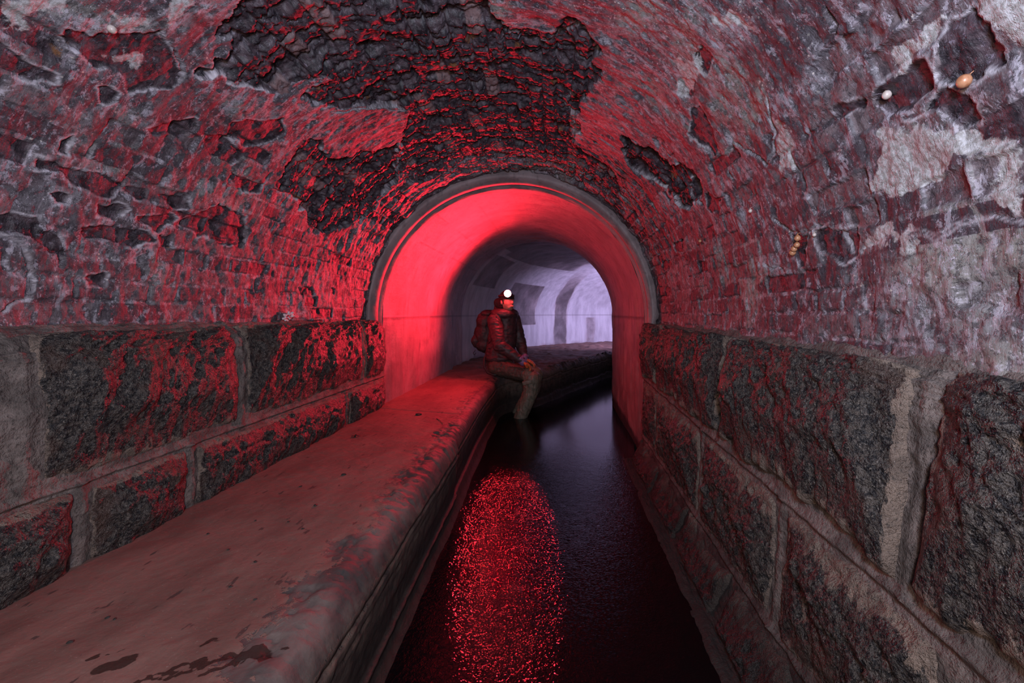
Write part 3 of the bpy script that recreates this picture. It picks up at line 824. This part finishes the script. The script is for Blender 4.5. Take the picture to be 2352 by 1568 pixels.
def fuse(bm, voxel=.008, smooth=6, wrinkle=0, wscale=(20, 20, 20), seed=0, ridge=False):
    me = bpy.data.meshes.new('tmp'); bm.to_mesh(me); bm.free()
    o = bpy.data.objects.new('tmp', me); C.objects.link(o)
    m = o.modifiers.new('r', 'REMESH'); m.mode = 'VOXEL'; m.voxel_size = voxel; m.use_smooth_shade = True
    s = o.modifiers.new('s', 'SMOOTH'); s.iterations = smooth; s.factor = .5
    dg = bpy.context.evaluated_depsgraph_get()
    out = bpy.data.meshes.new_from_object(o.evaluated_get(dg))
    bpy.data.objects.remove(o)
    n = len(out.vertices)
    if wrinkle and n:
        co = np.empty(n * 3, np.float32); out.vertices.foreach_get('co', co); co = co.reshape(-1, 3).astype(float)
        no = np.empty(n * 3, np.float32); out.vertex_normals.foreach_get('vector', no); no = no.reshape(-1, 3)
        q = fbm(co[:, 0] * wscale[0], co[:, 1] * wscale[1], co[:, 2] * wscale[2], octs=3, seed=seed)
        if ridge: q = .5 - np.abs(q)
        co += no * (q * wrinkle)[:, None]
        out.vertices.foreach_set('co', co.astype(np.float32).ravel())
    out.polygons.foreach_set('use_smooth', np.ones(len(out.polygons), bool))
    out.update()
    return out

def ribbon(bm, pts, w, th, up=(0, -1, 0)):
    """flat strap through points."""
    pts = [Vector(p) for p in pts]; prev = None
    for i, p in enumerate(pts):
        t = (pts[min(i + 1, len(pts) - 1)] - pts[max(i - 1, 0)]).normalized()
        n = Vector(up); n = (n - t * n.dot(t)).normalized(); sd = t.cross(n)
        q = [bm.verts.new(p + sd * (w / 2 * a) + n * (th / 2 * b)) for a, b in ((-1, -1), (1, -1), (1, 1), (-1, 1))]
        if prev:
            for k in range(4): bm.faces.new((prev[k], prev[(k + 1) % 4], q[(k + 1) % 4], q[k]))
        else: bm.faces.new(q[::-1])
        prev = q
    bm.faces.new(prev)

def tube(bm, pts, r, seg=8):
    for a, b in zip(pts[:-1], pts[1:]): tapered(bm, a, b, r, r, seg)

def mesh_of(bm, smooth=True):
    bmesh.ops.recalc_face_normals(bm, faces=bm.faces)
    me = bpy.data.meshes.new('m'); bm.to_mesh(me); bm.free()
    if smooth: me.polygons.foreach_set('use_smooth', np.ones(len(me.polygons), bool))
    return me

def V(x, y, z): return Vector((x, y, z + ZO))
PO = Vector((-.66, 4.93, -.70 + ZO))       # where the person sits

skin = simple('skin', (.36, .20, .15), .5, .4, 40, .08, .1)
m_jacket = simple('dark_nylon_jacket', (.042, .024, .027), .55, .4, 24, .3, .35, .006)
m_trouser = simple('olive_wader_cloth', (.12, .105, .078), .55, .4, 30, .2, .35, .005)
m_brown = simple('brown_trouser_cloth', (.06, .044, .034), .6, .4, 30, .2, .35, .005)
m_hat = simple('black_knit', (.02, .014, .015), .8, .3, 120, .4, .6, .003)
m_pack = simple('black_pack_fabric', (.022, .016, .018), .6, .4, 70, .3, .4, .004)
m_orange = simple('orange_glove_rubber', (.42, .10, .025), .5, .5, 50, .2, .3)
m_rubber = simple('black_rubber', (.02, .018, .018), .45, .5, 50, .2, .2)
m_violet = simple('violet_fabric', (.16, .11, .24), .5, .5, 50, .2, .2)

Fv = Vector((.72, -.69, 0)).normalized(); Sv = Vector((.69, .72, 0)).normalized()
sh_r, sh_l = V(-.715, 4.83, -.075), V(-.525, 5.07, -.075)
el_r, el_l = V(-.64, 4.68, -.345), V(-.455, 5.06, -.32)
wr_r, wr_l = V(-.405, 4.66, -.50), V(-.385, 4.96, -.515)
hip_r, hip_l = V(-.70, 4.85, -.595), V(-.60, 5.03, -.595)
kn_r, kn_l = V(-.305, 4.70, -.675), V(-.29, 4.96, -.665)
an_r, an_l = V(-.425, 4.70, -1.17), V(-.47, 4.95, -1.17)
head_c = V(-.585, 4.885, .135)

def build_person():
    root = empty('person', PO)
    tag(root, 'person in dark jacket and waders seated on the walkway edge, feet in the water', 'person')
    # body
    bm = bmesh.new()
    ell(bm, head_c, (.075, .092, .108), Matrix.Rotation(math.radians(35), 4, 'Z'))
    jaw = head_c + Fv * .035 + Vector((0, 0, -.055))
    ell(bm, jaw, (.052, .052, .05))
    ell(bm, head_c + Fv * .098 + Vector((0, 0, -.012)), (.014, .014, .020))          # nose
    ell(bm, head_c + Fv * .092 + Vector((0, 0, -.052)), (.022, .016, .008))          # lips
    for s in (-1, 1):
        ell(bm, head_c + Sv * .078 * s + Vector((0, 0, -.01)), (.012, .018, .028))   # ears
    tapered(bm, head_c + Vector((-.02, .01, -.06)), V(-.615, 4.95, -.03), .055, .062)
    tapered(bm, V(-.62, 4.95, -.06), V(-.67, 4.97, -.50), .125, .14)
    for a, b, c in ((sh_r, el_r, wr_r), (sh_l, el_l, wr_l)):
        tapered(bm, a, b, .052, .040); tapered(bm, b, c, .040, .028)
    for a, b, c in ((hip_r, kn_r, an_r), (hip_l, kn_l, an_l)):
        tapered(bm, a, b, .078, .055); tapered(bm, b, c, .052, .036)
    hand(bm, wr_r, kn_r, -1, 0.0); hand(bm, wr_l, kn_l, 1, 0.0)
    for a in (an_r, an_l):
        tapered(bm, a, a + Vector((0, 0, -.08)), .04, .04); tapered(bm, a + Vector((0, 0, -.10)), a + Vector((.12, -.06, -.12)), .038, .03)
    link('body', fuse(bm, .006, 3), skin, root)
    # jacket
    bm = bmesh.new()
    tapered(bm, V(-.615, 4.95, -.04), V(-.65, 4.96, -.30), .135, .165)
    tapered(bm, V(-.65, 4.96, -.30), V(-.675, 4.955, -.48), .165, .165)
    ell(bm, V(-.675, 4.94, -.50), (.165, .165, .075))
    ell(bm, V(-.62, 4.94, -.005), (.17, .15, .075), Matrix.Rotation(math.radians(45), 4, 'Z'))
    for a, b, c in ((sh_r, el_r, wr_r), (sh_l, el_l, wr_l)):
        tapered(bm, a, b, .082, .070); tapered(bm, b, c, .070, .044)
    tapered(bm, V(-.62, 4.95, -.02), V(-.605, 4.925, .035), .085, .078)          # collar
    link('jacket', fuse(bm, .008, 5, .009, (14, 14, 30), 5, True), m_jacket, root)
    # hood lying behind the neck
    bm = bmesh.new()
    ell(bm, V(-.675, 4.98, .055), (.075, .085, .055)); ell(bm, V(-.70, 5.0, .02), (.07, .08, .05))
    h = link('hood', fuse(bm, .007, 3, .006, (20, 20, 20), 8), m_jacket, root)
    # cap
    bm = bmesh.new()
    ell(bm, head_c + Vector((0, 0, .022)) - Fv * .006, (.084, .101, .104), Matrix.Rotation(math.radians(35), 4, 'Z'))
    ell(bm, head_c - Fv * .03 + Vector((-.01, .01, -.02)), (.085, .09, .10))
    ell(bm, head_c + Vector((-.105, .03, -.015)), (.046, .05, .056))
    tapered(bm, head_c + Vector((-.03, .02, -.04)), head_c + Vector((-.10, .03, -.02)), .06, .04)
    capm = fuse(bm, .006, 3, .003, (60, 60, 60), 9)
    # open the face side
    bm2 = bmesh.new(); bm2.from_mesh(capm)
    kill = [v for v in bm2.verts if (v.co - head_c).dot(Fv) > .04 and v.co.z < head_c.z + .02]
    bmesh.ops.delete(bm2, geom=kill, context='VERTS'); bm2.to_mesh(capm); bm2.free()
    tag(link('cap', capm, m_hat, root), 'black knit cap')
    # trousers: brown thighs, olive lower legs with cuffs
    bm = bmesh.new()
    ell(bm, V(-.66, 4.94, -.565), (.155, .155, .10))
    for a, b in ((hip_r, kn_r), (hip_l, kn_l)):
        tapered(bm, a, b, .092, .072)
    link('trousers', fuse(bm, .008, 4, .010, (26, 26, 26), 12, True), m_brown, root)
    for nm, b, c in (('a', kn_r, an_r), ('b', kn_l, an_l)):
        bm = bmesh.new()
        k = b + Vector((.0, 0, .0))
        tapered(bm, k + Vector((-.03, .0, .012)), k + Vector((.015, 0, -.03)), .076, .092)
        tapered(bm, k + Vector((.015, 0, -.03)), k + Vector((-.01, 0, -.2)), .090, .078)
        tapered(bm, k + Vector((-.01, 0, -.2)), c + Vector((0, 0, .03)), .078, .066)
        tapered(bm, c, c + Vector((0, 0, -.12)), .062, .06)
        lg = link('wader_leg', fuse(bm, .007, 3, .010, (30, 30, 12), 15, True), m_trouser, root)
        tag(lg, 'olive wader leg')
        bm = bmesh.new()
        rbox(bm, k + Vector((-.035, -.088, -.055)), (.10, .014, .045), Matrix.Rotation(math.radians(-14), 4, 'Y'), .005, 2)
        tag(link('knee_strap', mesh_of(bm), m_trouser, lg), 'brown strap across the knee')
        bm = bmesh.new()
        e = c + Vector((0, 0, -.12))
        tapered(bm, e, e + Vector((.13, -.03, -.045)), .05, .042); ell(bm, e + Vector((-.03, 0, -.04)), (.05, .045, .05))
        link('boot', fuse(bm, .008, 2), m_rubber, root)
    # gloves
    for w, k, s in ((wr_r, kn_r, -1), (wr_l, kn_l, 1)):
        bm = bmesh.new(); hand(bm, w, k, s, .004)
        tag(link('glove', fuse(bm, .0035, 2), m_orange, root), 'orange glove')
    # violet cuff of the inner layer
    bm = bmesh.new(); tapered(bm, wr_r + Vector((-.01, .0, .01)), wr_r + Vector((.02, -.004, -.02)), .046, .040)
    link('sleeve_cuff', fuse(bm, .006, 2), m_violet, root)
    bm = bmesh.new(); tapered(bm, wr_l + Vector((-.005, 0, .02)), wr_l + Vector((.005, -.002, -.02)), .046, .04)
    link('sleeve_cuff', fuse(bm, .006, 2), m_violet, root)
    return root

def hand(bm, w, k, s, g):
    """palm and five bent fingers lying over the knee."""
    d = (k + Vector((-.015, 0, .105)) - w); d.normalize()
    side = d.cross(Vector((0, 0, 1))).normalized()
    up = side.cross(d).normalized()
    p0 = w + d * .02; p1 = w + d * .095
    for q in (-1.5, -.5, .5, 1.5):
        tapered(bm, p0 + side * q * .012, p1 + side * q * .019, .017 + g, .012 + g, 10)
    for q, l in ((-1.5, .85), (-.5, 1.0), (.5, .95), (1.5, .75)):
        a = p1 + side * q * .021
        dirs = [(d * .9 - up * .35).normalized(), (d * .55 - up * .85).normalized(), (d * .15 - up * 1.0).normalized()]
        r = .0095 + g
        for dd, ll in zip(dirs, (.040, .028, .022)):
            b = a + dd * ll * l + side * q * .001
            tapered(bm, a, b, r, r * .92, 10); a = b; r *= .92
    a = p0 + side * (-.03 * s) - up * .004; b = a + (d * .75 - side * s * .6 - up * .25).normalized() * .042
    c = b + (d * .9 - up * .5).normalized() * .030
    tapered(bm, a, b, .013 + g, .011 + g, 10); tapered(bm, b, c, .011 + g, .0095 + g, 10)

person = build_person()

def build_pack():
    root = empty('backpack', (-.85, 5.03, -.46 + ZO))
    tag(root, 'black rounded backpack worn on the back of the seated person', 'backpack')
    R = Matrix.Rotation(math.radians(-43), 4, 'Z')
    bm = bmesh.new()
    ell(bm, V(-.835, 5.05, -.10), (.115, .135, .125), R); ell(bm, V(-.845, 5.06, -.24), (.13, .15, .16), R); ell(bm, V(-.835, 5.06, -.36), (.12, .15, .095), R)
    link('pack_bag', fuse(bm, .009, 6, .008, (22, 22, 14), 33), m_pack, root)
    bm = bmesh.new(); ell(bm, V(-.925, 5.02, -.31), (.055, .10, .09), R)
    link('front_pocket', fuse(bm, .008, 4, .005, (25, 25, 25), 34), m_pack, root)
    bm = bmesh.new(); ell(bm, V(-.80, 5.04, .0), (.10, .115, .045), R)
    link('top_lid', fuse(bm, .008, 4, .005, (25, 25, 25), 35), m_pack, root)
    bm = bmesh.new()
    ribbon(bm, [V(-.76, 4.87, -.02), V(-.735, 4.80, .0), V(-.68, 4.765, -.04), V(-.655, 4.765, -.14), V(-.69, 4.78, -.26), V(-.78, 4.88, -.36)], .05, .012)
    link('shoulder_strap', mesh_of(bm), m_pack, root)
    bm = bmesh.new()
    pts = [V(-.80, 4.92, -.42), V(-.835, 4.86, -.50), V(-.83, 4.83, -.59), V(-.79, 4.81, -.655), V(-.72, 4.79, -.675), V(-.66, 4.79, -.672)]
    ribbon(bm, pts, .02, .006)
    tag(link('hip_belt', mesh_of(bm), m_rubber, root), 'loose black webbing loop')
    bm = bmesh.new(); tube(bm, [V(-.96, 5.0, -.42), V(-.985, 4.99, -.45), V(-.97, 4.98, -.475), V(-.95, 4.985, -.45)], .003)
    link('zip_cord', mesh_of(bm), m_rubber, root)
build_pack()

# ------------------------------------------------------------------ headlamp
LAMP = head_c + Vector((.022, -.118, .085))
def build_headlamp():
    root = empty('headlamp', LAMP)
    tag(root, 'red headlamp shining brightly on the forehead of the seated person', 'headlamp')
    q = Vector((0, -1, .0)).to_track_quat('Z', 'Y').to_matrix().to_4x4()
    bm = bmesh.new()
    bmesh.ops.create_cone(bm, cap_ends=True, segments=32, radius1=.036, radius2=.042, depth=.04, matrix=Matrix.Translation(LAMP + Vector((0, .022, 0))) @ q)
    rbox(bm, LAMP + Vector((0, .04, 0)), (.06, .02, .045), None, .006, 2)
    link('lamp_housing', mesh_of(bm), m_rubber, root)
    bm = bmesh.new()
    ell(bm, LAMP + Vector((0, -.002, 0)), (.038, .012, .038))
    L = Mat('lit_red_lens'); L.color((.9, .3, .3)); L.b.inputs['Emission Color'].default_value = (1, .04, .06, 1); L.b.inputs['Emission Strength'].default_value = 1000
    tag(link('lens', mesh_of(bm), L.m, root), 'glowing lens')
    bm = bmesh.new()
    pts = []
    for k in range(33):
        a = 2 * PI * k / 32
        v = Sv * (math.cos(a) * .082) + Fv * (math.sin(a) * .096)
        pts.append(head_c + v + Vector((0, 0, .062)) - Fv * .008)
    ribbon(bm, pts, .022, .004, (0, 0, 1)) if False else None
    prev = None
    for p in pts:
        o = (p - head_c); o.z = 0; o.normalize()
        qv = [bm.verts.new(p + o * a + Vector((0, 0, b))) for a, b in ((0, -.012), (.004, -.012), (.004, .012), (0, .012))]
        if prev:
            for k in range(4): bm.faces.new((prev[k], prev[(k + 1) % 4], qv[(k + 1) % 4], qv[k]))
        prev = qv
    link('head_strap', mesh_of(bm), m_rubber, root)
build_headlamp()

# ------------------------------------------------------------------ small things
m_sac = Mat('orange_lit_sac', .35, .5); m_sac.color(m_sac.mix(m_sac.ramp(m_sac.noise(60), .4, .6), (.34, .13, .06), (.46, .22, .12)))  # pale sacs with the orange light on them put into the colour
m_sacw = Mat('white_waxy_sac', .35, .5); m_sacw.color(m_sacw.mix(m_sacw.ramp(m_sacw.noise(60), .4, .6), (.42, .33, .28), (.55, .46, .42)))
def sac(px, py, rpx, label, mat=None, lens=1.25, lean=0.0, out=.012, group=None):
    p, n = on_vault(px, py, out)
    r = rpx / F_PX * p.y
    bm = bmesh.new()
    rot = Matrix.Rotation(lean, 4, 'Y')
    ell(bm, (0, 0, 0), (r, r, r * 1.02))
    tapered(bm, rot @ Vector((0, 0, r * .35)), rot @ Vector((0, 0, r * lens * 1.25)), r * .72, r * .10, 14)
    me = fuse(bm, max(r * .12, .0008), 3)
    root = tag(link('egg_sac', me, (mat or m_sac).m, None), label, 'egg sac', group)
    root.location = p
    bm = bmesh.new()
    a = rot @ Vector((0, 0, r * lens * 1.2)); hang = -n * (out + .012) + Vector((0, 0, r * 1.5))
    tapered(bm, a, hang, r * .08, r * .06, 6)
    st = bpy.data.objects.new('stalk', mesh_of(bm)); st.data.materials.append(mat.m if mat else m_sac.m); C.objects.link(st); st.parent = root
    return root
G = 'egg sacs hanging on the vault'
sac(2226, 181, 15, 'large orange-lit teardrop egg sac at upper right beside the black hollow', lean=.7, out=.02, group=G)
sac(2021, 227, 10, 'whitish round egg sac inside the black hollow of the right vault', m_sacw, out=.006, group=G)
sac(247, 60, 9, 'small pink-lit egg sac hanging from a crack in the left vault', m_sacw, lean=-.4, out=.014, group=G)
sac(1841, 543, 7, 'topmost orange-lit egg sac of the small hanging cluster on the right wall', out=.016, group=G)
sac(1839, 561, 6.5, 'second orange-lit egg sac of the hanging cluster, just under its topmost', out=.016, group=G)
sac(1832, 569, 7, 'third orange-lit egg sac of the hanging cluster on the right wall', out=.016, group=G)
sac(1827, 579, 7.5, 'lowest orange-lit egg sac of the hanging cluster on the right wall', out=.016, group=G)
sac(1876, 538, 4.5, 'tiny pale egg sac just right of the hanging orange-lit cluster', m_sacw, out=.01, group=G)
sac(1730, 482, 4.5, 'tiny pale pointed egg sac alone on the right vault above the bricks', m_sacw, out=.01, group=G)
sac(1611, 552, 3.5, 'tiny red-lit egg sac alone beside the arch ring on the right', out=.01, group=G)

def crust():
    p, n = on_vault(655, 727, .01)
    bm = bmesh.new(); r0 = random.Random(4)
    for k in range(46):
        a, b = r0.uniform(-1, 1), r0.uniform(-1, 1)
        if abs(a) + abs(b) > 1.3: continue
        y = a * .052; z = b * .022 + .012 * a
        ell(bm, p + Vector((.006 + r0.uniform(0, .008), y, z)), (.006, r0.uniform(.004, .008), r0.uniform(.004, .007)))
    o = link('mineral_crust', fuse(bm, .0018, 1), simple('white_calcite', (.62, .50, .52), .5, .4, 80, .15, .4))
    tag(o, 'knobbly pale pink mineral crust on the brick just above the left stone wall', 'mineral crust')
crust()

def bench_pt(px, py):
    y = .7 / ((py - VY) / F_PX)
    return Vector(((px - VX) / F_PX * y, y, -.70 + ZO))
def ground_z(x, y):
    dg = bpy.context.evaluated_depsgraph_get()
    hit = bpy.context.scene.ray_cast(dg, Vector((x, y, 1.0)), Vector((0, 0, -1)), distance=.6)
    return hit[1].z if hit[0] else .8
bpy.context.view_layer.update()
m_leaf = simple('black_wet_leaf', (.02, .016, .014), .4, .5, 80, .3, .3)
def leaf():
    p = bench_pt(816, 1003); z = ground_z(p.x, p.y)
    bm = bmesh.new()
    for k in range(5):
        a = 2 * PI * k / 5 + .3; l = .022 if k else .03
        d = Vector((math.cos(a), math.sin(a), 0)); s = Vector((-d.y, d.x, 0))
        prev = None
        for i, (t, w) in enumerate(((0, .002), (.35, .0065), (.7, .006), (1, .0012))):
            c = d * l * t + Vector((0, 0, .002 + .012 * t * (1 - t) + .005 * t * (k % 2)))
            q = [bm.verts.new(c + s * w), bm.verts.new(c - s * w), bm.verts.new(c - s * w + Vector((0, 0, .0015))), bm.verts.new(c + s * w + Vector((0, 0, .0015)))]
            if prev:
                for j in range(4): bm.faces.new((prev[j], prev[(j + 1) % 4], q[(j + 1) % 4], q[j]))
            else: bm.faces.new(q[::-1])
            prev = q
        bm.faces.new(prev)
    o = link('fallen_leaf', mesh_of(bm), m_leaf); o.location = (p.x, p.y, z)
    tag(o, 'small black five-lobed leaf lying on the reddish walkway', 'leaf')
leaf()
def twig(px, py, qx, qy, label, r=.0022):
    a, b = bench_pt(px, py), bench_pt(qx, qy)
    a.z = ground_z(a.x, a.y) + r; b.z = ground_z(b.x, b.y) + r * 1.5
    m = (a + b) / 2 + Vector((.004, 0, .002))
    bm = bmesh.new(); tapered(bm, a - a, m - a, r, r * .9, 8); tapered(bm, m - a, b - a, r * .9, r * .6, 8)
    o = link('twig', mesh_of(bm), simple('twig_bark', (.10, .045, .03), .6)); o.location = a
    tag(o, label, 'twig')
twig(1003, 961, 1017, 973, 'short thin twig near the far outer edge of the walkway')
twig(1053, 866, 1069, 868, 'tiny dark twig on the walkway left of the seated person')
m_chip = simple('dark_stone_chip', (.03, .024, .022), .6, .4, 60)
chips = [(1065, 735, 5), (1075, 905, 6), (500, 1050, 7), (535, 1058, 6), (330, 1165, 9), (1345, 605, 5), (1410, 635, 5), (1400, 438, 5), (1190, 793, 6), (1190, 965, 6), (1470, 530, 7), (1600, 385, 8), (1190, 600, 4), (970, 660, 5)]
chips = [(c * .4932, 900 + d * .4932, r * .42) for c, d, r in chips] + [(962, 953, 4.5)]
base_chip = None
for i, (px, py, r) in enumerate(chips):
    p = bench_pt(px, py); z = ground_z(p.x, p.y); rr = r / F_PX * p.y
    if base_chip is None:
        bm = bmesh.new(); bmesh.ops.create_icosphere(bm, subdivisions=3, radius=1)
        for v in bm.verts:
            c = np.array([v.co]); f = float(fbm(c[:, 0] * 1.4 + 5, c[:, 1] * 1.4, c[:, 2] * 1.4, octs=2, seed=6)[0])
            v.co *= 1 + .3 * f
        base_chip = link('stone_chip', mesh_of(bm), m_chip); o = base_chip
    else:
        o = base_chip.copy(); C.objects.link(o)
    o.scale = (rr * 1.3, rr * 1.5, rr * .6); o.location = (p.x, p.y, z + rr * .35); o.rotation_euler = (0, 0, i * 1.3)
    if i == len(chips) - 1:
        tag(o, 'larger dark stone chip near the concrete ring on the walkway', 'stone chip', 'stone chips scattered on the walkway')
    else:
        tag(o, 'tiny dark stone chip scattered on the near reddish walkway', 'stone chip', 'stone chips scattered on the walkway')

# ------------------------------------------------------------------ lights
def light(name, kind, loc, energy, col, **kw):
    l = bpy.data.lights.new(name, kind); l.energy = energy; l.color = col
    tgt = kw.pop('target', None)
    for k, v in kw.items(): setattr(l, k, v)
    o = bpy.data.objects.new(name, l); C.objects.link(o); o.location = loc
    if tgt is not None:
        o.rotation_euler = (Vector(tgt) - Vector(loc)).to_track_quat('-Z', 'Y').to_euler()
    return o
lp = LAMP + Vector((0, -.02, 0))
light('headlamp_beam', 'SPOT', lp, 340, (1, .02, .045), target=lp + Vector((-.98, -.86, .32)), spot_size=math.radians(170), spot_blend=1.0, shadow_soft_size=.042)
# white torch standing round the bend
light('torch_round_bend', 'SPOT', V(2.3, 8.2, -.1), 430, (.68, .56, 1.0), target=V(1.3, 10.3, .2), spot_size=math.radians(150), spot_blend=.9, shadow_soft_size=.12)
# cool lamp beside the camera, then an added low fill that warms the stones
light('camera_side_lamp', 'AREA', V(.05, -.30, .38), 36, (.64, .77, 1.0), target=V(-.2, 2.0, .55), shape='DISK', size=.22)
light('low_warm_fill', 'AREA', V(-.1, -.35, .05), 14, (1.0, .74, .58), target=V(-.2, 2.2, -.35), shape='DISK', size=.3)

w = bpy.data.worlds.new('World'); bpy.context.scene.world = w; w.use_nodes = True
w.node_tree.nodes['Background'].inputs[0].default_value = (.5, .45, .6, 1)
w.node_tree.nodes['Background'].inputs[1].default_value = .02

# ------------------------------------------------------------------ camera
cam = bpy.data.cameras.new('Camera'); co = bpy.data.objects.new('Camera', cam); C.objects.link(co)
co.location = (0, 0, ZO); co.rotation_euler = (PI / 2, 0, 0)
cam.sensor_width = 36; cam.lens = F_PX / 2352 * 36
cam.shift_x = (1176 - VX) / 2352; cam.shift_y = (VY - 784) / 2352 * 1.0
cam.clip_start = .02
sc = bpy.context.scene; sc.camera = co
sc.view_settings.view_transform = 'Standard'; sc.view_settings.look = 'None'
sc.view_settings.gamma = 1; sc.view_settings.use_curve_mapping = False; sc.view_settings.exposure = 0.0
sc.cycles.max_bounces = 4; sc.cycles.diffuse_bounces = 2; sc.cycles.glossy_bounces = 3; sc.cycles.use_denoising = True
sc.cycles.use_adaptive_sampling = True; sc.cycles.adaptive_threshold = .03; sc.cycles.adaptive_min_samples = 12
